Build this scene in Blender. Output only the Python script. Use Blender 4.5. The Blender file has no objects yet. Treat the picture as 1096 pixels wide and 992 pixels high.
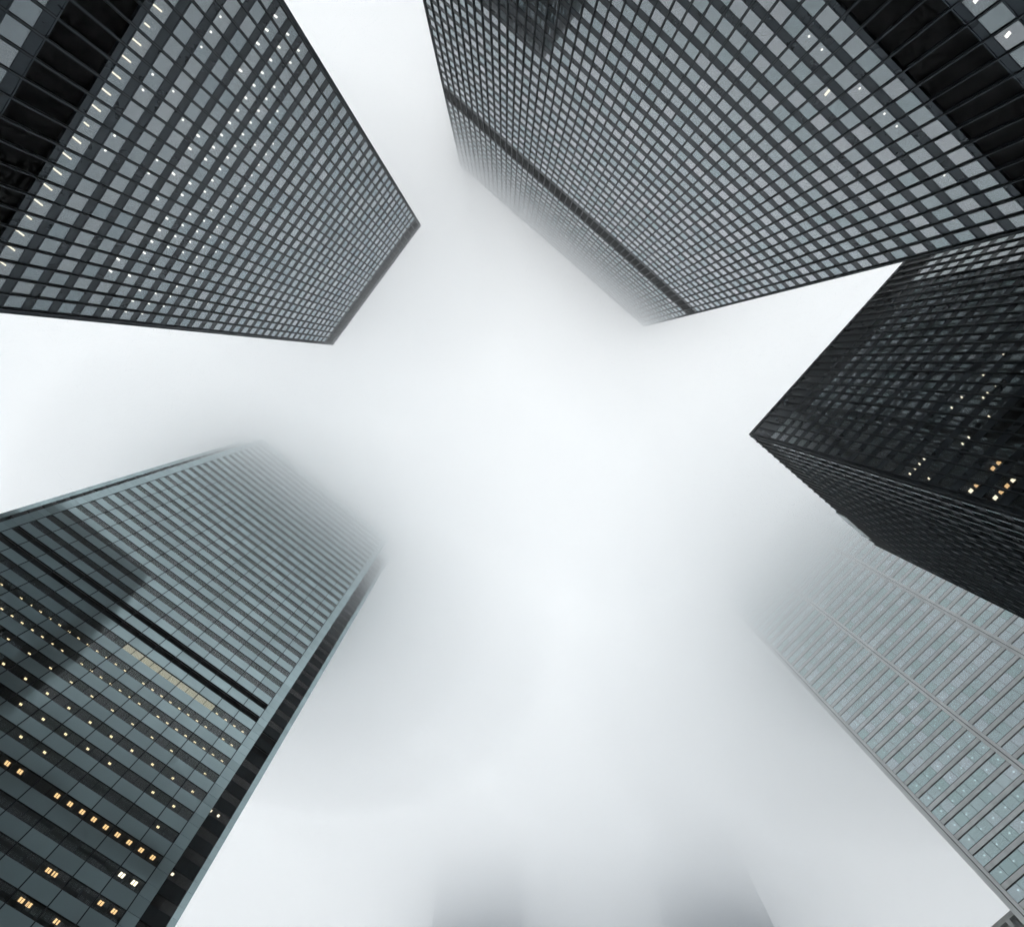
import bpy, math, random
import numpy as np
from mathutils import Matrix, Vector
random.seed(7)
C = bpy.context.scene
COL = C.collection

# ------------------------------------------------------------------ camera
EYE = 1.6
F = 570.0                                   # focal length in pixels of a 1096 px wide frame
def _u(v): return v / np.linalg.norm(v)
def _ray(px, py): return np.array([px - 548.0, 496.0 - py, -F])
UP = _u(_ray(540, 387.3))                   # the zenith as the camera sees it
AX = _ray(3920, 3180); AX = _u(AX - UP * (AX @ UP))
AY = np.cross(UP, AX)
ROT = np.array([AX, AY, UP])                # camera axes -> street-grid axes
cam = bpy.data.cameras.new('camera'); cam_o = bpy.data.objects.new('camera', cam); COL.objects.link(cam_o)
cam.sensor_width = 36.0; cam.lens = F / 1096.0 * 36.0
cam.clip_start = 0.1; cam.clip_end = 6000
M = Matrix(ROT.tolist()).to_4x4(); M.translation = (0, 0, EYE)
cam_o.matrix_world = M
C.camera = cam_o

# ------------------------------------------------------------------ world, sun, exposure
SUN_EL, SUN_ROT = math.radians(52), math.radians(200)
w = bpy.data.worlds.new('World'); C.world = w; w.use_nodes = True
nt = w.node_tree; nt.nodes.clear()
out = nt.nodes.new('ShaderNodeOutputWorld'); bg = nt.nodes.new('ShaderNodeBackground')
sky = nt.nodes.new('ShaderNodeTexSky'); sky.sky_type = 'NISHITA'; sky.sun_disc = False
sky.sun_elevation = SUN_EL; sky.sun_rotation = SUN_ROT
sky.air_density = 1.0; sky.dust_density = 6.0; sky.ozone_density = 1.0
tc = nt.nodes.new('ShaderNodeTexCoord')
nz = nt.nodes.new('ShaderNodeTexNoise'); nz.inputs['Scale'].default_value = 1.7
nz.inputs['Detail'].default_value = 3; nz.inputs['Roughness'].default_value = 0.45
nt.links.new(tc.outputs['Generated'], nz.inputs['Vector'])
cr = nt.nodes.new('ShaderNodeValToRGB')     # the overcast itself: thick and thin cloud
cr.color_ramp.elements[0].position = 0.33; cr.color_ramp.elements[0].color = (17.4, 17.7, 17.8, 1)
cr.color_ramp.elements[1].position = 0.66; cr.color_ramp.elements[1].color = (20.0, 20.2, 20.2, 1)
nt.links.new(nz.outputs['Fac'], cr.inputs['Fac'])
mx = nt.nodes.new('ShaderNodeMix'); mx.data_type = 'RGBA'; mx.inputs['Factor'].default_value = 0.93
nt.links.new(sky.outputs['Color'], mx.inputs['A']); nt.links.new(cr.outputs['Color'], mx.inputs['B'])
sx_ = nt.nodes.new('ShaderNodeSeparateXYZ'); nt.links.new(tc.outputs['Generated'], sx_.inputs[0])
hz = nt.nodes.new('ShaderNodeMapRange'); hz.inputs['From Min'].default_value = 0.0; hz.inputs['From Max'].default_value = 0.6
hz.inputs['To Min'].default_value = 1.35; hz.inputs['To Max'].default_value = 1.0; nt.links.new(sx_.outputs['Z'], hz.inputs['Value'])
sc_ = nt.nodes.new('ShaderNodeVectorMath'); sc_.operation = 'SCALE'
nt.links.new(mx.outputs['Result'], sc_.inputs[0]); nt.links.new(hz.outputs['Result'], sc_.inputs['Scale'])
nt.links.new(sc_.outputs['Vector'], bg.inputs['Color']); bg.inputs['Strength'].default_value = 0.1
nt.links.new(bg.outputs['Background'], out.inputs['Surface'])

sl = bpy.data.lights.new('sun', 'SUN'); sl.energy = 0.5; sl.angle = math.radians(25); sl.color = (1, 0.97, 0.93)
so = bpy.data.objects.new('sun', sl); COL.objects.link(so)
so.rotation_euler = (math.pi / 2 - SUN_EL, 0, math.pi - SUN_ROT)
so.location = (0, 0, 400)

C.render.engine = 'CYCLES'
C.view_settings.view_transform = 'Standard'; C.view_settings.look = 'None'
C.view_settings.exposure = 0.0; C.view_settings.gamma = 1.0
cy = C.cycles
cy.use_denoising = True; cy.max_bounces = 40; cy.diffuse_bounces = 2; cy.glossy_bounces = 4
cy.transmission_bounces = 4; cy.volume_bounces = 24; cy.transparent_max_bounces = 48
cy.use_adaptive_sampling = True; cy.adaptive_threshold = 0.035
cy.sample_clamp_indirect = 4.0

# ------------------------------------------------------------------ materials
def mat(name): 
    m = bpy.data.materials.new(name); m.use_nodes = True
    return m, m.node_tree, m.node_tree.nodes['Principled BSDF']

def metal_paint(name, col, rough, var=0.25, metallic=0.0, spec=0.5, scale=0.6, stretch=(1, 1, 1)):
    """painted or bare metal, stone or concrete: uneven colour and gloss from object-space noise, streaked where stretch says"""
    m, t, p = mat(name)
    c = t.nodes.new('ShaderNodeTexCoord'); mp = t.nodes.new('ShaderNodeMapping'); mp.inputs['Scale'].default_value = stretch
    n = t.nodes.new('ShaderNodeTexNoise'); n.inputs['Scale'].default_value = scale; n.inputs['Detail'].default_value = 5
    t.links.new(c.outputs['Object'], mp.inputs['Vector']); t.links.new(mp.outputs['Vector'], n.inputs['Vector'])
    r = t.nodes.new('ShaderNodeMapRange'); r.inputs['From Min'].default_value = 0.3; r.inputs['From Max'].default_value = 0.7
    r.inputs['To Min'].default_value = 1 - var; r.inputs['To Max'].default_value = 1 + var
    t.links.new(n.outputs['Fac'], r.inputs['Value'])
    g = t.nodes.new('ShaderNodeNewGeometry'); isl = t.nodes.new('ShaderNodeMapRange')
    isl.inputs['To Min'].default_value = 0.9; isl.inputs['To Max'].default_value = 1.1
    t.links.new(g.outputs['Random Per Island'], isl.inputs['Value'])
    mu = t.nodes.new('ShaderNodeMath'); mu.operation = 'MULTIPLY'
    t.links.new(r.outputs['Result'], mu.inputs[0]); t.links.new(isl.outputs['Result'], mu.inputs[1])
    v = t.nodes.new('ShaderNodeVectorMath'); v.operation = 'SCALE'; v.inputs[0].default_value = col
    t.links.new(mu.outputs[0], v.inputs['Scale']); t.links.new(v.outputs['Vector'], p.inputs['Base Color'])
    rr = t.nodes.new('ShaderNodeMapRange'); rr.inputs['To Min'].default_value = rough * 0.8; rr.inputs['To Max'].default_value = rough * 1.25
    t.links.new(n.outputs['Fac'], rr.inputs['Value']); t.links.new(rr.outputs['Result'], p.inputs['Roughness'])
    if max(col) < 0.05: p.inputs['Specular Tint'].default_value = (0.62, 0.82, 1.0, 1)
    p.inputs['Metallic'].default_value = metallic; p.inputs['Specular IOR Level'].default_value = spec
    return m

def glass(name, f0, tint, through, rough=0.0, vary=0.1, hue=0.04, power=5.0):
    """tinted office glazing: mirrors what stands opposite, lets a little of the room through"""
    m, t, p = mat(name); t.nodes.remove(p); o = t.nodes['Material Output']
    geo = t.nodes.new('ShaderNodeNewGeometry')
    def mth(op, *v):
        nd = t.nodes.new('ShaderNodeMath'); nd.operation = op
        for i, x in enumerate(v):
            if isinstance(x, (int, float)): nd.inputs[i].default_value = x
            else: t.links.new(x, nd.inputs[i])
        return nd.outputs[0]
    dot = t.nodes.new('ShaderNodeVectorMath'); dot.operation = 'DOT_PRODUCT'
    t.links.new(geo.outputs['Incoming'], dot.inputs[0]); t.links.new(geo.outputs['Normal'], dot.inputs[1])
    schlick = mth('MULTIPLY_ADD', mth('POWER', mth('SUBTRACT', 1.0, mth('ABSOLUTE', dot.outputs['Value'])), power), 1.0 - f0, f0)
    front = mth('SUBTRACT', 1.0, geo.outputs['Backfacing'])          # the coating is on the outer face
    fac = mth('MULTIPLY', schlick, front)
    gl = t.nodes.new('ShaderNodeBsdfGlossy'); gl.inputs['Roughness'].default_value = rough
    tr = t.nodes.new('ShaderNodeBsdfTransparent'); tr.inputs['Color'].default_value = (*through, 1)
    mix = t.nodes.new('ShaderNodeMixShader')
    g = t.nodes.new('ShaderNodeNewGeometry'); oi = t.nodes.new('ShaderNodeObjectInfo')
    ad = t.nodes.new('ShaderNodeMath'); ad.operation = 'ADD'
    t.links.new(g.outputs['Random Per Island'], ad.inputs[0]); t.links.new(oi.outputs['Random'], ad.inputs[1])
    f = t.nodes.new('ShaderNodeMath'); f.operation = 'FRACT'; t.links.new(ad.outputs[0], f.inputs[0])
    wn = t.nodes.new('ShaderNodeTexWhiteNoise'); wn.noise_dimensions = '1D'; t.links.new(f.outputs[0], wn.inputs['W'])
    lo = t.nodes.new('ShaderNodeMix'); lo.data_type = 'RGBA'
    a = [c * (1 - vary) for c in tint]; b = [min(1, c * (1 + vary)) for c in tint]
    a[1] *= 1 + hue; b[0] *= 1 + hue * 0.6; b[2] *= 1 + hue
    lo.inputs['A'].default_value = (*a, 1); lo.inputs['B'].default_value = (*b, 1)
    t.links.new(wn.outputs['Value'], lo.inputs['Factor']); t.links.new(lo.outputs['Result'], gl.inputs['Color'])
    t.links.new(fac, mix.inputs['Fac']); t.links.new(tr.outputs['BSDF'], mix.inputs[1]); t.links.new(gl.outputs['BSDF'], mix.inputs[2])
    t.links.new(mix.outputs['Shader'], o.inputs['Surface'])
    return m

def lamp(name, col, s):
    m, t, p = mat(name)
    p.inputs['Base Color'].default_value = (0.8, 0.8, 0.8, 1)
    p.inputs['Emission Color'].default_value = (*col, 1); p.inputs['Emission Strength'].default_value = s
    m.cycles.emission_sampling = 'NONE'
    return m

STEEL = metal_paint('black steel', (0.008, 0.011, 0.013), 0.45, 0.3, spec=0.22, stretch=(1, 1, 0.15))
SPANDREL = metal_paint('black spandrel paint', (0.016, 0.02, 0.024), 0.28, 0.3, spec=0.35, stretch=(1, 1, 0.4))
LOUVRE = metal_paint('black louvre', (0.013, 0.013, 0.013), 0.9, 0.4, spec=0.04)
FLANGE = metal_paint('mullion steel with painted light', (0.022, 0.025, 0.027), 0.35, 0.3, spec=0.35, stretch=(1, 1, 0.1))  # paler copy of the frame steel: light on the mullion fronts put into colour
GLASS_TD = glass('bronze grey glazing', 0.245, (0.82, 0.92, 1.0), (0.6, 0.6, 0.6), rough=0.03, vary=0.15, power=2.3)
GLASS_A = glass('dark grey glazing', 0.19, (0.8, 0.9, 1.0), (0.6, 0.6, 0.6), rough=0.03, vary=0.13, power=2.5)
GLASS_C = glass('black glazing', 0.14, (0.85, 0.93, 0.98), (0.6, 0.6, 0.6), rough=0.05, vary=0.1, power=2.6)
FARWALL = metal_paint('fog-paled cladding', (0.2, 0.235, 0.28), 0.6, 0.05)  # paleness of the fog put into the colour of walls and panes
GLASS_D = glass('dark green glazing', 0.12, (0.85, 0.95, 0.97), (0.7, 0.71, 0.7), vary=0.08)
GLASS_N = glass('shaded notch glazing', 0.03, (0.9, 0.9, 0.95), (0.6, 0.6, 0.6))  # darkness of the notch put into the glass by lowering its reflection
GLASS_E = glass('teal glazing', 0.6, (0.74, 0.94, 1.0), (0.62, 0.66, 0.66), vary=0.16, hue=0.06)
STAINLESS = metal_paint('stainless wall panel', (0.42, 0.545, 0.57), 0.07, 0.06, metallic=0.62, scale=0.15, stretch=(1, 1, 0.3))
JOINT = metal_paint('dark joint', (0.008, 0.011, 0.012), 0.6, 0.2, spec=0.12)
MARBLE = metal_paint('pale marble cladding', (0.84, 0.86, 0.86), 0.4, 0.12, scale=0.5, stretch=(1, 1, 0.3))
STONE = metal_paint('weathered limestone', (0.45, 0.45, 0.44), 0.8, 0.3, scale=0.4)
INNER = metal_paint('office ceiling and core', (0.10, 0.10, 0.10), 0.8, 0.2)
BLIND = metal_paint('drawn blind in a lit room', (0.5, 0.48, 0.38), 0.7, 0.12)
_p = BLIND.node_tree.nodes['Principled BSDF']; _p.inputs['Emission Color'].default_value = (1, .93, .68, 1); _p.inputs['Emission Strength'].default_value = 0.62
BLIND.cycles.emission_sampling = 'NONE'  # the blind itself glows, standing in for room light behind it
ROOFM = metal_paint('roofing gravel', (0.12, 0.12, 0.12), 0.9, 0.3, scale=3)
L_COOL = lamp('cool tube light', (1.0, 0.97, 0.88), 5.0)
L_WARMW = lamp('warm white tube light', (1.0, 0.9, 0.66), 4.0)
L_GOLD = lamp('gold office light', (1.0, 0.8, 0.46), 3.2)
L_WARM = lamp('amber office light', (1.0, 0.64, 0.3), 2.6)
L_PALE = lamp('soft round downlight', (1.0, 1.0, 1.0), 3.0)

# ------------------------------------------------------------------ mesh helpers
class MB:
    """collects boxes and quads and links them as ONE mesh object"""
    def __init__(s): s.v = []; s.f = []
    def box(s, x0, x1, y0, y1, z0, z1):
        n = len(s.v)
        s.v += [(x0, y0, z0), (x1, y0, z0), (x1, y1, z0), (x0, y1, z0), (x0, y0, z1), (x1, y0, z1), (x1, y1, z1), (x0, y1, z1)]
        s.f += [(n, n + 3, n + 2, n + 1), (n + 4, n + 5, n + 6, n + 7), (n, n + 1, n + 5, n + 4), (n + 1, n + 2, n + 6, n + 5), (n + 2, n + 3, n + 7, n + 6), (n + 3, n, n + 4, n + 7)]
    def fbox(s, fc, a0, a1, o0, o1, z0, z1, jit=0.0):
        """box on a facade: a along it, o outward from its plane; jit: how far the outer corners are out of true"""
        n = len(s.v)
        for z in (z0, z1):
            for a, o in ((a0, o0), (a1, o0), (a1, o1), (a0, o1)):
                s.v.append(fc.at(a, o + (random.uniform(-jit, 0) if jit and o == o1 else 0.0), z))
        s.f += [(n, n + 3, n + 2, n + 1), (n + 4, n + 5, n + 6, n + 7), (n, n + 1, n + 5, n + 4), (n + 1, n + 2, n + 6, n + 5), (n + 2, n + 3, n + 7, n + 6), (n + 3, n, n + 4, n + 7)]
    def build(s, name, material, parent=None, bevel=0):
        me = bpy.data.meshes.new(name); me.from_pydata(s.v, [], s.f); me.update()
        me.materials.append(material)
        o = bpy.data.objects.new(name, me); COL.objects.link(o)
        if parent: o.parent = parent
        return o

class Facade:
    """origin p, direction u along it, outward normal n (all local, 2D)"""
    def __init__(s, p, u, n): s.p, s.u, s.n = p, u, n
    def at(s, a, o, z): return (s.p[0] + s.u[0] * a + s.n[0] * o, s.p[1] + s.u[1] * a + s.n[1] * o, z)

def thing(name, label, cat, loc, rot=0.0, group=None, kind=None):
    o = bpy.data.objects.new(name, None); COL.objects.link(o)
    o.location = loc; o.rotation_euler = (0, 0, rot); o['label'] = label; o['category'] = cat
    if group: o['group'] = group
    if kind: o['kind'] = kind
    return o

RI = np.linalg.inv(ROT)
def project(p):
    c = RI @ (np.array(p) - np.array([0, 0, EYE]))
    if c[2] > -0.1: return None
    return 548 + F * c[0] / -c[2], 496 - F * c[1] / -c[2]

def place_panes(root, panes, name, material, limit=100, thick=0.02, tilt=0.002):
    """panes: (facade, a0, a1, z0, z1, outward offset, seen from the plaza). The LIMIT largest in the picture become parts of their own, sharing meshes; the others one part."""
    R = Matrix.Rotation(root.rotation_euler.z, 4, 'Z'); R.translation = root.location
    ranked = []
    for i, (fc, a0, a1, z0, z1, o, vis) in enumerate(panes):
        if not vis: continue
        q = [project(R @ Vector(fc.at(a, o, z))) for a, z in ((a0, z0), (a1, z0), (a1, z1), (a0, z1))]
        if any(p is None for p in q): continue
        cx = sum(p[0] for p in q) / 4; cy_ = sum(p[1] for p in q) / 4
        if not (4 < cx < 1092 and 4 < cy_ < 988): continue
        ar = abs(sum(q[k][0] * q[(k + 1) % 4][1] - q[(k + 1) % 4][0] * q[k][1] for k in range(4))) / 2
        ranked.append((ar, i))
    ranked.sort(reverse=True)
    own = {i for _, i in ranked[:limit]}
    cache = {}
    rest = MB()
    for i, (fc, a0, a1, z0, z1, o, vis) in enumerate(panes):
        if i in own:
            wd, ht = round(a1 - a0, 3), round(z1 - z0, 3)
            if (wd, ht) not in cache:
                b = MB(); b.box(-wd / 2, wd / 2, -thick / 2, thick / 2, -ht / 2, ht / 2)
                ob = b.build(name, material, root); cache[(wd, ht)] = ob.data
            else:
                ob = bpy.data.objects.new(name, cache[(wd, ht)]); COL.objects.link(ob); ob.parent = root
            x, y, z = fc.at((a0 + a1) / 2, o, (z0 + z1) / 2)
            ob.location = (x, y, z)
            ob.rotation_euler = (random.gauss(0, tilt), 0, math.atan2(fc.u[1], fc.u[0]) + random.gauss(0, tilt))
        else:
            e1, e2, e3 = (random.gauss(0, tilt * 0.7) for _ in range(3))
            n = len(rest.v); h = thick / 2
            cs = [fc.at(a, o + d + e, z) for d in (-h, h) for a, z, e in ((a0, z0, e1), (a1, z0, e2), (a1, z1, e1 + e3), (a0, z1, e3))]
            rest.v += cs
            rest.f += [(n + 3, n + 2, n + 1, n), (n + 4, n + 5, n + 6, n + 7), (n, n + 1, n + 5, n + 4), (n + 1, n + 2, n + 6, n + 5), (n + 2, n + 3, n + 7, n + 6), (n + 3, n, n + 4, n + 7)]
    if rest.v:
        ob = rest.build(name, material, root); ob['kind'] = 'stuff'

def place_lights(root, items, material_of, limit=100, dbl=False):
    """items: (facade, a, depth behind facade, z, width along, length inward, kind)"""
    cache = {}; rest = {}
    for i, (fc, a, dep, z, wd, ln, kd) in enumerate(items):
        if i < limit:
            key = (round(wd, 2), round(ln, 2), kd)
            if key not in cache:
                b = MB()
                if kd == 'round':
                    n = 12; b.v = [(wd / 2 * math.cos(2 * math.pi * j / n), ln / 2 * math.sin(2 * math.pi * j / n), zz) for zz in (-0.06, 0) for j in range(n)]
                    b.f = [tuple(range(n - 1, -1, -1)), tuple(range(n, 2 * n))] + [(j, (j + 1) % n, n + (j + 1) % n, n + j) for j in range(n)]
                elif dbl: b.box(-wd / 2, -wd * .07, -ln / 2, ln / 2, -0.06, 0); b.box(wd * .07, wd / 2, -ln / 2, ln / 2, -0.06, 0)
                else: b.box(-wd / 2, wd / 2, -ln / 2, ln / 2, -0.06, 0)
                ob = b.build('ceiling_light', material_of[kd], root); cache[key] = ob.data
            else:
                ob = bpy.data.objects.new('ceiling_light', cache[key]); COL.objects.link(ob); ob.parent = root
            ob.location = fc.at(a, -dep, z - 0.01); ob.rotation_euler = (0, 0, math.atan2(fc.u[1], fc.u[0]))
        else:
            rest.setdefault(kd, MB()).fbox(fc, a - wd / 2, a + wd / 2, -dep - ln / 2, -dep + ln / 2, z - 0.07, z - 0.01)
    for kd, b in rest.items():
        ob = b.build('ceiling_light', material_of[kd], root); ob['kind'] = 'stuff'

def four_sides(x0, x1, y0, y1):
    return {'S': Facade((x0, y0), (1, 0), (0, -1)), 'E': Facade((x1, y0), (0, 1), (1, 0)),
            'N': Facade((x1, y1), (-1, 0), (0, 1)), 'W': Facade((x0, y1), (0, -1), (-1, 0))}

# ------------------------------------------------------------------ the black steel towers
def black_tower(name, label, x0, x1, y0, y1, rows, bands, roof, ticks, seen, lights=(), lkinds=None, pane=None):
    """rows: (sill, head) heights of the glass; bands: louvred plant floors; ticks[side]: mullion positions along that side"""
    cx, cy_ = (x0 + x1) / 2, (y0 + y1) / 2
    root = thing(name, label, 'office tower', (cx, cy_, 0), 0, 'office towers round the plaza')
    X0, X1, Y0, Y1 = x0 - cx, x1 - cx, y0 - cy_, y1 - cy_
    sides = four_sides(X0, X1, Y0, Y1)
    lens = {'S': X1 - X0, 'N': X1 - X0, 'E': Y1 - Y0, 'W': Y1 - Y0}
    wall, mul, lou, slab, panes = MB(), MB(), {}, MB(), []
    core = MB()
    spans = sorted(rows + bands)
    JW = 0.16                                                   # half the dark jamb between two panes
    # every corner column once
    for sx, sy in ((X0, Y0), (X1, Y0), (X1, Y1), (X0, Y1)):
        dx = 0.6 if sx < 0 else -0.6; dy = 0.6 if sy < 0 else -0.6
        mul.box(min(sx, sx + dx), max(sx, sx + dx), min(sy, sy + dy), max(sy, sy + dy), 0, roof)
    for k, fc in sides.items():
        L = lens[k]; tk = ticks[k]
        # spandrels between the glass
        prev = 0.0
        for z0, z1 in spans:
            if z0 - prev > 0.02:
                wall.fbox(fc, 0.6, L - 0.6, -0.3, -0.02, prev, z0)
                if z0 - prev > 0.9:                              # sill strip below the glass, slightly proud of the wall
                    wall.fbox(fc, 0.6, L - 0.6, -0.02, 0.015, z0 - 0.16, z0)
            prev = z1
        wall.fbox(fc, 0.6, L - 0.6, -0.3, -0.02, prev, roof)
        for a in tk:
            mul.fbox(fc, a - JW, a + JW, -0.22, 0.0, 0.05, roof - 0.05)
            # rolled I-section standing off the wall
            mul.fbox(fc, a - 0.035, a + 0.035, 0.0, 0.24, 0.05, roof + 0.08)
        for z0, z1 in bands:
            lou.setdefault(z0, MB()).fbox(fc, 0.55, L - 0.55, -0.45, -0.3, z0, z1)
        for z0, z1 in rows:
            for a, b in zip(tk[:-1], tk[1:]):
                panes.append((fc, a + JW, b - JW, z0, z1, -0.07, k in seen))
    fl = MB()
    for k, fc in sides.items():
        for a in ticks[k]:
            fl.fbox(fc, a - 0.06, a + 0.06, 0.24, 0.27, 0.05, roof + 0.08)
    for z0, z1 in spans:
        slab.box(X0 + 0.35, X1 - 0.35, Y0 + 0.35, Y1 - 0.35, z1 + 0.06, z1 + 0.5)
    core.box(X0 + 9, X1 - 9, Y0 + 7, Y1 - 7, 0, roof - 1)
    wall.build('wall', SPANDREL, root)
    mul.build('mullion_frame', STEEL, root); fl.build('mullion_flange', FLANGE, root)
    for zb, b_ in lou.items(): b_.build('louvre_band', SPANDREL if zb > 120 and roof < 140 else LOUVRE, root)
    slab.build('floor_slab', INNER, root); core.build('core', INNER, root)
    rf = MB(); rf.box(X0 + 0.01, X1 - 0.01, Y0 + 0.01, Y1 - 0.01, roof + .09, roof + 0.5)
    rfo = rf.build('roof', STEEL, root)
    ph = MB(); ph.box(X0 + 10, X1 - 10, Y0 + 8, Y1 - 8, roof + 0.5, roof + 4); ph.build('plant_room', STEEL, rfo)
    place_panes(root, panes, 'window', pane or GLASS_TD)
    if lights: place_lights(root, [(sides[l[0]],) + tuple(l[1:]) for l in lights], lkinds)
    return root

def even(L, n, m=0.6):
    return [m + (L - 2 * m) * i / n for i in range(n + 1)]

# tower on the left: its face looks towards +x at 47.5 m
d = 47.5
zz = lambda v, dd: v * dd + EYE
rows = [(zz(1.0212 - .0771 * k, d), zz(1.0212 - .0771 * k + .0485, d)) for k in range(12)] + [(zz(1.2445 + .0771 * k, d), zz(1.2445 + .0771 * k + .0487, d)) for k in range(31)]
bands = [(zz(1.098, d), zz(1.2247, d)), (zz(3.637, d), zz(3.79, d))]
Ay0, Ay1 = -.345 * d, .667 * d
LA = Ay1 - Ay0
tE = [(.1596 + .0411 * k) * d - Ay0 for k in range(-12, 13)]
Adep = 74.0
A_LIT = {0: list(range(-7, 10)), 1: [-4, -3, 0, 1], 2: [-9, -8, -7, -4], 3: [-3, 0, 1],
         4: [-12, -11, -10, -8, -3, -2, 0, 2, 7, 8], 5: [-12, -11, -10, -9, -8, -7, -6, -5, -4, -3, -2, 0, 1, 3, 4, 5, 6, 8, 11],
         6: [-12, -11, -9, -8, -7, -6, -5, -4, -3, -2, -1, 0, 2, 3, 4, 5, 7, 9, 10, 11], 7: [-8, -7, -5, 1, 2, 3, 4, 5, 9, 10, 11],
         8: [-6, -5, -4, -3, -2, -1, 0, 1, 2, 3, 4, 5, 6, 8, 9, 10], 9: [3, 4, 6, 7], 10: [9], 11: [9, -5]}
li = []
for r, js in A_LIT.items():
    for j in js:
        a = (.1596 + .0411 * (j + .5)) * d - Ay0
        top = zz(1.2445 + .0771 * r + .0487, d) + 0.06
        if r == 0: li.append(('E', a, 1.35, top, 0.16, 1.0 if j % 6 else 0.6, 'warmw'))
        elif r in (1, 2, 3): li.append(('E', a - 0.45, 1.3, top, 0.2, 0.22, 'cool'))
        else: li.append(('E', a, 1.4, top, 0.24, 0.75, 'cool'))
li += [('E', (.1596 + .0411 * (j + .5)) * d - Ay0, 1.2, zz(1.0212 - .0771 * r + .0485, d) + 0.06, .2, .3, 'cool') for r, j in ((0, 1), (0, 3), (1, 0))]
black_tower('office_tower', 'black steel tower at the upper left, long ceiling lights above its plant band',
            -d - Adep, -d, Ay0, Ay1, rows, bands, 3.81 * d + EYE,
            {'E': tE, 'W': [LA - a for a in tE][::-1], 'N': even(Adep, 37), 'S': even(Adep, 37)}, 'E', li,
            {'cool': L_COOL, 'warmw': L_WARMW}, GLASS_A)

# tallest black tower, across the top: its face looks towards +y at 46.9 m
d = 46.9
rows = [(zz(1.024 - .078 * k, d), zz(1.024 - .078 * k + .0495, d)) for k in range(12)] + [(zz(1.2697 + .078 * k, d), zz(1.2697 + .078 * k + .0495, d)) for k in range(28)] \
     + [(zz(3.632 + .078 * k, d), zz(3.632 + .078 * k + .0495, d)) for k in range(14)]
bands = [(zz(1.0937, d), zz(1.2495, d)), (zz(3.464, d), zz(3.61, d))]
Bx0, Bx1 = -1.279 * d, .755 * d
LB = Bx1 - Bx0
tS = [(.3608 + .0428 * k) * d - Bx0 for k in range(-38, 10)]
Bdep = 48.0
li = []
for r, t, kd in [(2, .205, 'big'), (1, .085, 's'), (1, .143, 's'), (1, .271, 's'), (1, .33, 's'), (1, .389, 's'), (1, .537, 's'), (2, .7, 's'), (23, .645, 's'), (23, .704, 's')]:
    j = math.floor((t - .3608) / .0428); a = (.3608 + .0428 * (j + .5)) * d - Bx0
    top = zz(1.2697 + .078 * r + .0495, d) + 0.06
    li.append(('N', LB - a, 1.3, top, .3 if kd == 'big' else .2, 0.9 if kd == 'big' else .22, 'warmw' if kd == 'big' else 'cool'))
for r, t in ((0, .259), (0, .334)):
    j = math.floor((t - .3608) / .0428); a = (.3608 + .0428 * (j + .5)) * d - Bx0
    li.append(('N', LB - a, 1.0, zz(1.024 - .078 * r + .0495, d) + 0.06, .3, .5, 'cool'))
black_tower('office_tower', 'tallest black steel tower, dark plant band just below the fogged roof',
            Bx0, Bx1, -d - Bdep, -d, rows, bands, 4.755 * d + EYE,
            {'S': tS, 'N': [LB - a for a in tS][::-1], 'E': even(Bdep, 24), 'W': even(Bdep, 24)}, 'N', li,
            {'cool': L_COOL, 'warmw': L_WARMW})

# lower black tower on the right: a corner towards the camera
dx, dy = 57.5, 24.2
rows = [(zz(2.0325 - .0632 * k, dx), zz(2.0325 - .0632 * k + .0405, dx)) for k in range(31)]
bands = [(zz(2.0915, dx), zz(2.229, dx))]
CN = 40; CL = 1.3 + .0345 * dx * CN          # long side
tW = [0.638 + .0345 * dx * k for k in range(CN + 1)]
Cwid = 45.3
li = []
for r, js in {15: [.31, .76, 1.26, 1.75, 2.25], 14: [.77, 1.27, 2.74, 3.25], 11: [.29, .78, 1.31, 1.78, 2.27, 8.33, 8.77, 9.53], 12: [.27, .82, 4.17, 4.77, 6.73], 10: [.35, 7.16, 8.22, 10.47, 12.54]}.items():
    for j in js:
        a = (.4324 + .0345 * (j - .12)) * dx - .4208 * dx
        amber = r >= 14
        li.append(('W', a, 1.45, zz(2.0325 - .0632 * r + .0405, dx) + 0.06, .5 if amber else .2, .5 if amber else .36, 'warm' if (r >= 14 and int(j * 4) % 3) else 'warmw'))
cr_ = black_tower('office_tower', 'low dark tower at the right whose roof corner stands clear against the fog',
            dx, dx + Cwid, -dy - CL, -dy, rows, bands, 2.236 * dx + EYE,
            {'W': tW, 'E': [CL - a for a in tW][::-1], 'N': even(Cwid, 22), 'S': even(Cwid, 22)}, 'WN', li,
            {'warm': L_WARM, 'warmw': L_WARMW}, GLASS_C)
# pale glass screen hung on the roof edge of its narrow side
sg = MB()
fc = four_sides(-Cwid / 2, Cwid / 2, -CL / 2, CL / 2)['N']
sx0, sx1 = Cwid - 41.5, Cwid - 31.0
sg.fbox(fc, Cwid - 41.2 + 0, Cwid - 31.2, 0.28, 0.36, 127.2, 130.9)
MP = metal_paint('frosted screen', (0.6, 0.66, 0.66), 0.25, 0.05)
s_ = sg.build('roof_screen', MP, cr_)
sb = MB()
for a in (Cwid - 41.0, Cwid - 36.2, Cwid - 31.5): sb.fbox(fc, a, a + .12, 0.0, 0.4, 127.0, 131.0)
sb.build('bracket', STEEL, s_)

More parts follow.
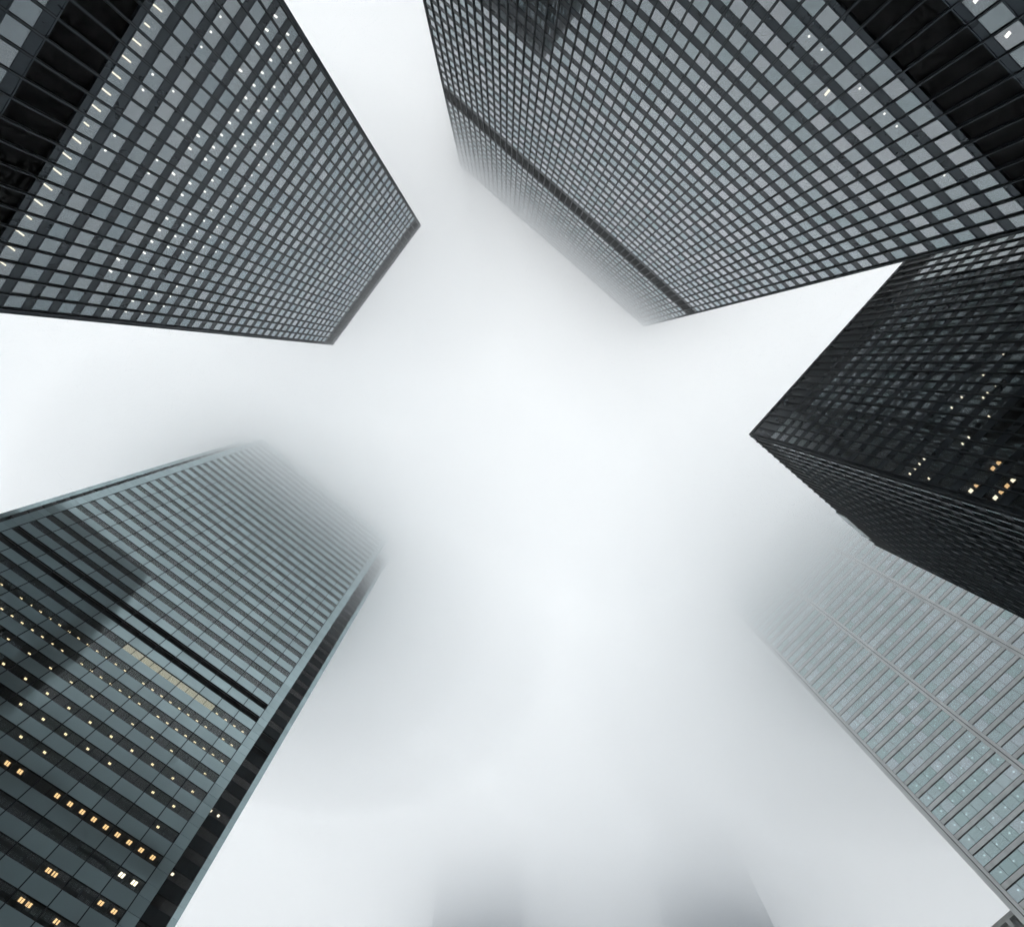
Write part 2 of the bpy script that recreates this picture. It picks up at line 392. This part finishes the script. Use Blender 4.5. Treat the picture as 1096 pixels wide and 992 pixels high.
# ------------------------------------------------------------------ steel and green glass tower, lower left
d = 86.4; P = .04515
ang = math.atan(.035)
tick = [.1045 - (.0478 * j - .0001 * j * j) for j in range(16)][::-1]       # panel joints along the face
fx0, fx1 = -.6135 * d, .1285 * d
wx0, wx1 = -.6776 * d, .1937 * d; back = 1.067 * d
Dcx = (fx0 + fx1) / 2; Ddep = 52.0
R2 = Matrix.Rotation(ang, 3, 'Z')
base = R2 @ Vector((Dcx, d + Ddep / 2, 0))
droot = thing('office_tower', 'steel and green glass tower at the lower left with lit windows and notched corners', 'office tower',
              (base.x, base.y, 0), ang, 'office towers round the plaza')
DROOF = 214.0
yF = -Ddep / 2                                                   # front plane, local
fF = Facade((fx0 - Dcx, yF), (1, 0), (0, -1)); LF = fx1 - fx0
fW = Facade((wx0 - Dcx, yF + back - d), (1, 0), (0, -1)); LW = wx1 - wx0
wall, jn, lou, slab, panes, blinds = MB(), MB(), {}, MB(), [], MB()
npanes = []
tk = [t * d - fx0 for t in tick]
nfl = int((DROOF - 8) / (P * d))
kmin = -int((.7045 * d) / (P * d)) + 1
for k in range(kmin, kmin + nfl):
    z0 = zz(.7045 + P * k, d); z1 = z0 + .44 * P * d; znext = z0 + P * d
    if znext > DROOF - 2: break
    louv = k in (9, 10)
    # solid panel course above the glass, panel by panel, with open joints
    for a, b in zip(tk[:-1], tk[1:]):
        e = random.uniform(0, .012)
        wall.fbox(fF, a + .03, b - .03, -.25, e, z1 + .03, znext - .03, .016)
    jn.fbox(fF, tk[0], tk[-1], -.3, -.04, z1, znext)
    if louv:
        lou.setdefault((k, 0), MB()).fbox(fF, tk[0], tk[-1], -.7, -.5, z0, z1)
    else:
        for i, (a, b) in enumerate(zip(tk[:-1], tk[1:])):
            mid = (a + b) / 2
            panes.append((fF, a + .05, mid - .03, z0, z1, -.12, True)); panes.append((fF, mid + .03, b - .05, z0, z1, -.12, True))
            jn.fbox(fF, mid - .03, mid + .03, -.2, -.08, z0, z1)
            if k == 8 and 8 <= i <= 12:
                for c0, c1 in ((a + .05, mid - .03), (mid + .03, b - .05)):
                    blinds.fbox(fF, c0 + .02, c1 - .02, -.34, -.3, z0, z1)
    for a in tk: jn.fbox(fF, a - .085, a + .085, -.2, .04, z0, znext)
    # corner columns of the front, in two panels per storey
    for c0, c1 in ((0, tk[0]), (tk[-1], LF)):
        for h0, h1 in ((z0, z1), (z1, znext)):
            wall.fbox(fF, c0 + (.0 if c0 == 0 else .03), c1 - (.03 if c0 == 0 else 0), -.5, 0.01, h0 + .025, h1 - .025)
    # the set-back wings either side
    for w0, w1, o0, o1 in ((1.1, 5.2, 0, 1.1), (LW - 5.2, LW - 1.1, LW - 1.1, LW)):
        if not louv: npanes.append((fW, w0, w1, z0, z1, -.15, False))
        else: lou.setdefault((k, w0), MB()).fbox(fW, w0, w1, -.6, -.4, z0, z1)
        jn.fbox(fW, w0, w1, -.3, -.05, z1, znext)
        for q0, q1 in ((w0, (w0 + w1) / 2 - .03), ((w0 + w1) / 2 + .03, w1)):
            jn.fbox(fW, q0, q1, -.04, -.01, z1 + .03, znext - .03)  # wing panels share the joint colour, which paints in the notch's shade
        for h0, h1 in ((z0, z1), (z1, znext)): wall.fbox(fW, o0, o1, -.5, 0.0, h0 + .02, h1 - .02)
    slab.box(wx0 - Dcx + .6, wx1 - Dcx - .6, yF + (back - d) + .6, -yF - .6, z1 + .06, z1 + .5)
    slab.box(fx0 - Dcx + .55, fx1 - Dcx - .55, yF + .35, yF + (back - d) + .55, z1 + .06, z1 + .5)
# back, sides and returns
B_ = [Facade((wx1 - Dcx, yF + back - d), (0, 1), (1, 0)), Facade((wx0 - Dcx, -yF), (0, -1), (-1, 0)), Facade((wx1 - Dcx, -yF), (-1, 0), (0, 1))]
Ls = [Ddep - (back - d), Ddep - (back - d), wx1 - wx0]
for fc, L in zip(B_, Ls):
    for k in range(kmin, kmin + nfl):
        z0 = zz(.7045 + P * k, d); z1 = z0 + .44 * P * d; znext = z0 + P * d
        if znext > DROOF - 2: break
        wall.fbox(fc, .02, L - .02, -.45, .0, z1, znext)
        panes.append((fc, .6, L - .6, z0, z1, -.15, False))
ret = MB()
ret.box(fx1 - Dcx - .5, fx1 - Dcx - .02, yF + .5, yF + back - d - .02, 0, DROOF); ret.box(fx0 - Dcx + .02, fx0 - Dcx + .5, yF + .5, yF + back - d - .02, 0, DROOF)
ret.build('notch_wall', STAINLESS, droot)
jn.box(fx0 - Dcx + .1, fx1 - Dcx - .1, yF + .06, yF + .3, 0, zz(.7045 + P * kmin, d))
core = MB(); core.box(-17, 17, -14, 14, 0, DROOF - 1); core.build('core', INNER, droot)
wall.build('wall', STAINLESS, droot); jn.build('joint_frame', JOINT, droot)
for b_ in lou.values(): b_.build('louvre_band', LOUVRE, droot)
slab.build('floor_slab', INNER, droot)
blinds.build('window_blind', BLIND, droot)
rf = MB(); rf.box(wx0 - Dcx, wx1 - Dcx, yF + back - d, -yF, DROOF - 4, DROOF); rf.box(fx0 - Dcx, fx1 - Dcx, yF, yF + back - d, DROOF - 4, DROOF)
rf.build('roof', STAINLESS, droot)
place_panes(droot, panes, 'window', GLASS_D, tilt=.0012)
place_panes(droot, npanes, 'notch_window', GLASS_N)
D_LIT = {-2: [(-2.71, 'a'), (-2.46, 'a'), (-1.52, 'a')], -1: [(-2.7, 'a'), (-2.48, 'a'), (-.8, 'a'), (-.31, 'a')], 0: [(-.8, 'w'), (-.31, 'w')],
         1: [(j, 'a') for j in (-6.11, -5.62, -4.17, -3.66, -3.18, -2.71, -2.23, -1.75, -1.27, -.78, -.3)], 2: [(-6.54, 'c'), (-5.58, 'c'), (-.79, 'c')],
         3: [(j, 'c') for j in (-7.5, -6.55, -5.59, -4.63, -3.67, -1.73, -.78)], 4: [(-9.16 + .96 * i, 'c') for i in range(10)],
         5: [(j, 's') for j in (-9.92, -8.97, -8, -7.04, -6.07, -5.1, -4.13, -3.18, -2.22, -.54)],
         6: [(-11.2 + .475 * i, 's') for i in range(24) if i not in (7, 15)], 7: [(-12.2 + .475 * i, 's') for i in range(26) if i not in (1, 14, 23)], 8: [(j, 's') for j in (-1.74, -1.24, -.75, -.28)]}
li = []
for r, js in D_LIT.items():
    for j, kd in js:
        top = zz(.7045 + P * r, d) + .44 * P * d + .06
        dep = 1.25 if r < 4 else 1.45
        a = (.1045 + .0475 * j) * d * (1 + dep / d) - fx0
        sz = {'a': (.62, .75), 'w': (.75, .8), 'c': (.4, .36), 's': (.46, .2)}[kd]
        li.append((fF, a, dep, top, sz[0], sz[1], {'a': 'warm', 'w': 'warmw', 'c': 'gold', 's': 'gold'}[kd]))
# three lamps in the notch
for k, a in ((5, LW - 4.7), (5, LW - 3.1), (2, LW - 4.3)):
    li.append((fW, a, 1.2, zz(.7045 + P * k, d) + .44 * P * d + .06, .4, .5, 'warmw'))
place_lights(droot, li, {'warm': L_WARM, 'warmw': L_WARMW, 'gold': L_GOLD}, dbl=True)

# ------------------------------------------------------------------ pale marble and teal glass tower, lower right
d = 146.6; P = .02667
EY1 = .1335 * d; ELEN = 72.0; EROOF = 236.0; EDEP = 60.0
eroot = thing('office_tower', 'pale stone and teal glass tower at the lower right fading into the fog', 'office tower',
              (d + EDEP / 2, EY1 - ELEN / 2, 0), 0, 'office towers round the plaza')
sd = four_sides(-EDEP / 2, EDEP / 2, -ELEN / 2, ELEN / 2)
fc = sd['W']                                                     # a runs from the near corner (+y) away
wall, jn, cols, slab, panes = MB(), MB(), MB(), MB(), []
BAY = .1526 * d
cc = [(.1335 - .1277) * d + BAY * i for i in range(4)]           # column centres along the face
for side, L in (('W', ELEN), ('E', ELEN), ('N', EDEP), ('S', EDEP)):
    f = sd[side]
    cs_ = cc if side in 'WE' else [.85, L / 3, 2 * L / 3, L - .85]
    for k in range(-26, 44):
        z0 = zz(.7260 + P * k, d); z1 = zz(.7260 + P * k + .0173, d); zn = z0 + P * d
        if z0 < 4 or zn > EROOF - 3: continue
        for a, b in zip(cs_[:-1], cs_[1:]):
            a0, b0 = a + .84, b - .84
            wall.fbox(f, a0 + .05, b0 - .05, -.4, .05, z1 + .2, zn - .2)
            jn.fbox(f, a0, b0, -.35, -.03, z1, zn)
            n = 8
            for i in range(n):
                p0 = a0 + (b0 - a0) * i / n; p1 = a0 + (b0 - a0) * (i + 1) / n
                panes.append((f, p0 + .03, p1 - .03, z0, z1, -.12, side == 'W'))
            for i in range(n + 1):
                p0 = a0 + (b0 - a0) * i / n
                jn.fbox(f, p0 - .03, p0 + .03, -.18, -.06, z0, z1)
    for a in cs_:
        cols.fbox(f, a - .84, a - .1, -.5, .35, 0, EROOF); cols.fbox(f, a + .1, a + .84, -.5, .35, 0, EROOF)
        jn.fbox(f, a - .1, a + .1, -.5, .12, 0, EROOF)
for k in range(-26, 44):
    z1 = zz(.7260 + P * k + .0173, d)
    if 4 < z1 < EROOF - 4: slab.box(-EDEP / 2 + .6, EDEP / 2 - .6, -ELEN / 2 + .6, ELEN / 2 - .6, z1 + .06, z1 + .4)
wall.build('wall', MARBLE, eroot); jn.build('joint_frame', JOINT, eroot); slab.build('floor_slab', INNER, eroot)
cols.build('column', MARBLE, eroot)
core = MB(); core.box(-EDEP / 2 + 8, EDEP / 2 - 8, -ELEN / 2 + 8, ELEN / 2 - 8, 0, EROOF - 1); core.build('core', INNER, eroot)
rf = MB(); rf.box(-EDEP / 2, EDEP / 2, -ELEN / 2, ELEN / 2, EROOF - 3, EROOF); rf.build('roof', MARBLE, eroot)
place_panes(eroot, panes, 'window', GLASS_E, tilt=.0015)
li = []
for k in range(-5, 16):
    for i in range(6 if k < 3 else 12):
        if random.random() < (.08 if k < 3 else .55): continue
        t = .1121 - .0247 * i
        if abs(t + .0252) < .008: continue
        a = (.1335 - t) * d + .25
        li.append((fc, a, 1.9, zz(.7260 + P * k + .0173, d) + .06, .5 if k < 3 else .3, .55 if k < 3 else .3, 'round'))
place_lights(eroot, li, {'round': L_PALE})

# ------------------------------------------------------------------ old stone block beyond the marble tower
sroot = thing('stone_building', 'small grey stone building edge with a bracketed cornice in the bottom right corner', 'building', (182, 45, 0), 0)
sf = four_sides(-30, 30, -24, 24)
sw, sc, sp = MB(), MB(), []
SH = 91.0
for side, L in (('W', 48), ('E', 48), ('N', 60), ('S', 60)):
    f = sf[side]
    n = int(L / 4)
    z = 0
    for k in range(22):
        z0 = 3 + k * 3.9
        sw.fbox(f, 0.9, L - .9, -.9, 0, z, z0); z = z0 + 2.2
        for i in range(n + 1):
            c = .9 + (L - 1.8) * i / n
            sw.fbox(f, max(.9, c - .7), min(L - .9, c + .7), -.9, -.02, z0, z)
            if i < n: sp.append((f, c + .7, .9 + (L - 1.8) * (i + 1) / n - .7, z0, z, -.4, side == 'W'))
    sw.fbox(f, .9, L - .9, -.9, 0, z, SH - .6)
    for i in range(int(L / 2.4)):
        sc.fbox(f, .6 + i * 2.4, 1.5 + i * 2.4, 0.02, 1.2, SH - 2.3, SH - .9)
for sx in (-1, 1):
    for sy in (-1, 1):
        sw.box(*sorted((sx * 30, sx * 29.1)), *sorted((sy * 24, sy * 23.1)), 0, SH - .6)
sw.build('wall', STONE, sroot)
sc.box(-31, 31, -25, 25, SH - .88, SH); co = sc.build('cornice', STONE, sroot)
rf = MB(); rf.box(-29, 29, -23, 23, SH + .02, SH + .5); rf.build('roof', ROOFM, sroot)
place_panes(sroot, sp, 'window', GLASS_D, limit=12)

# ------------------------------------------------------------------ two towers nearly lost in the fog at the bottom
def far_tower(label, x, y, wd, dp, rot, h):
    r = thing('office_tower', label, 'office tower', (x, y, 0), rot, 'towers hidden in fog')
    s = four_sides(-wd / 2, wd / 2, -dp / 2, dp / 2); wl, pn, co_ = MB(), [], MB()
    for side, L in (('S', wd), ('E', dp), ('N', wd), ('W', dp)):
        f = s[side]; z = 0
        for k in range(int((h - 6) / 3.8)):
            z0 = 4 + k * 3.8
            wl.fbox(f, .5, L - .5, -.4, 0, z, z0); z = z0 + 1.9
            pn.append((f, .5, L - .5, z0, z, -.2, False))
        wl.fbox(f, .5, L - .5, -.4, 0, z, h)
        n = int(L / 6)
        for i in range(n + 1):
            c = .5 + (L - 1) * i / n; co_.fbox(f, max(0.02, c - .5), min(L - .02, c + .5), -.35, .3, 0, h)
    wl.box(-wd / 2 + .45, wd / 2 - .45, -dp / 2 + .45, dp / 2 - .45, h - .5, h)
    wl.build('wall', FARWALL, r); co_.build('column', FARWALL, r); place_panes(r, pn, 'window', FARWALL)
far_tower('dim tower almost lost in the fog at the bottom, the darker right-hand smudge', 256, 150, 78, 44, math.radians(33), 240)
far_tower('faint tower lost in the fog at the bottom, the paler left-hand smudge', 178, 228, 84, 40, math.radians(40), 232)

# ------------------------------------------------------------------ ground
g = MB(); g.v = [(-1200, -1200, 0), (1200, -1200, 0), (1200, 1200, 0), (-1200, 1200, 0)]; g.f = [(0, 1, 2, 3)]
ASPH = metal_paint('pale concrete ground', (0.16, 0.16, 0.16), 0.45, 0.3, scale=0.8)
go = g.build('ground', ASPH); go['kind'] = 'structure'
GRAN = metal_paint('granite paving', (0.23, 0.225, 0.22), 0.5, 0.2, scale=0.9)
pz = MB(); pz.box(-44, 54, -44, 76, 0.004, 0.14)
po = pz.build('plaza_pavement', GRAN); po['kind'] = 'structure'

# ------------------------------------------------------------------ air: even haze, and the fog the tower tops stand in
def volume_box(name, x0, x1, y0, y1, z0, z1, dens, col, label=None):
    b = MB(); b.box(x0, x1, y0, y1, z0, z1)
    m = bpy.data.materials.new(name); m.use_nodes = True; t = m.node_tree; t.nodes.remove(t.nodes['Principled BSDF'])
    v = t.nodes.new('ShaderNodeVolumePrincipled'); v.inputs['Density'].default_value = dens; v.inputs['Color'].default_value = (*col, 1)
    v.inputs['Anisotropy'].default_value = 0.5
    t.links.new(v.outputs['Volume'], t.nodes['Material Output'].inputs['Volume'])
    o = b.build(name, m); o['kind'] = 'stuff'
    if label: o['label'] = label; o['category'] = 'fog'; o['group'] = 'fog banks in the sky'
    return o
FOGC = (0.991, 0.996, 1.0)
volume_box('haze', -1300, 1300, -1300, 1300, -1, 268, 0.00018, FOGC)
FOG = [(100, 135, .0006), (135, 158, .0014), (158, 170, .0055), (170, 182, .022), (182, 194, .036), (194, 228, .055), (228, 264, .012)]
for i, (a, b, s) in enumerate(FOG):
    volume_box('fog_bank', -1150 - i, 1150 + i, -1150 - i, 1150 + i, a + .03, b - .03, s, FOGC,
               'grey fog thickening upward round the tower tops')
def fog_puff(x, y, z, rx, ry, rz, dens):
    import bmesh
    bm = bmesh.new(); bmesh.ops.create_icosphere(bm, subdivisions=4, radius=1.0)
    for v in bm.verts: v.co = Vector((v.co.x * rx, v.co.y * ry, v.co.z * rz))
    me = bpy.data.meshes.new('fog_bank'); bm.to_mesh(me); bm.free()
    m = bpy.data.materials.new('fog'); m.use_nodes = True; t = m.node_tree; t.nodes.remove(t.nodes['Principled BSDF'])
    v = t.nodes.new('ShaderNodeVolumePrincipled'); v.inputs['Density'].default_value = dens; v.inputs['Color'].default_value = (*FOGC, 1)
    v.inputs['Anisotropy'].default_value = 0.5
    t.links.new(v.outputs['Volume'], t.nodes['Material Output'].inputs['Volume']); me.materials.append(m)
    o = bpy.data.objects.new('fog_bank', me); COL.objects.link(o); o.location = (x, y, z)
    o['kind'] = 'stuff'; o['label'] = 'grey fog thickening upward round the tower tops'; o['category'] = 'fog'; o['group'] = 'fog banks in the sky'
def fog_soft(x, y, z, rx, ry, rz, dens):
    """a bank of fog that thickens toward its middle: three shells one inside the other"""
    for k in (1.18, 0.9, 0.6): fog_puff(x, y, z, rx * k, ry * k, rz * k, dens * 1.25)
fog_soft(222, 188, 200, 100, 100, 80, .0036)
fog_soft(-72, 8, 200, 58, 46, 32, .006)
fog_soft(-10, 112, 206, 92, 70, 62, .0055)
fog_soft(156, -10, 205, 80, 95, 105, .0032)
for x, y, z, a, b, c, dn in ((40, 30, 190, 60, 26, 14, .008), (95, -10, 200, 70, 30, 16, .007), (30, 120, 185, 34, 60, 15, .006), (110, 95, 190, 60, 40, 16, .007),
                             (-30, 20, 200, 50, 24, 12, .006), (0, -20, 215, 60, 30, 14, .006), (70, 160, 175, 70, 34, 14, .006)):
    fog_puff(x, y, z, a, b, c, dn)
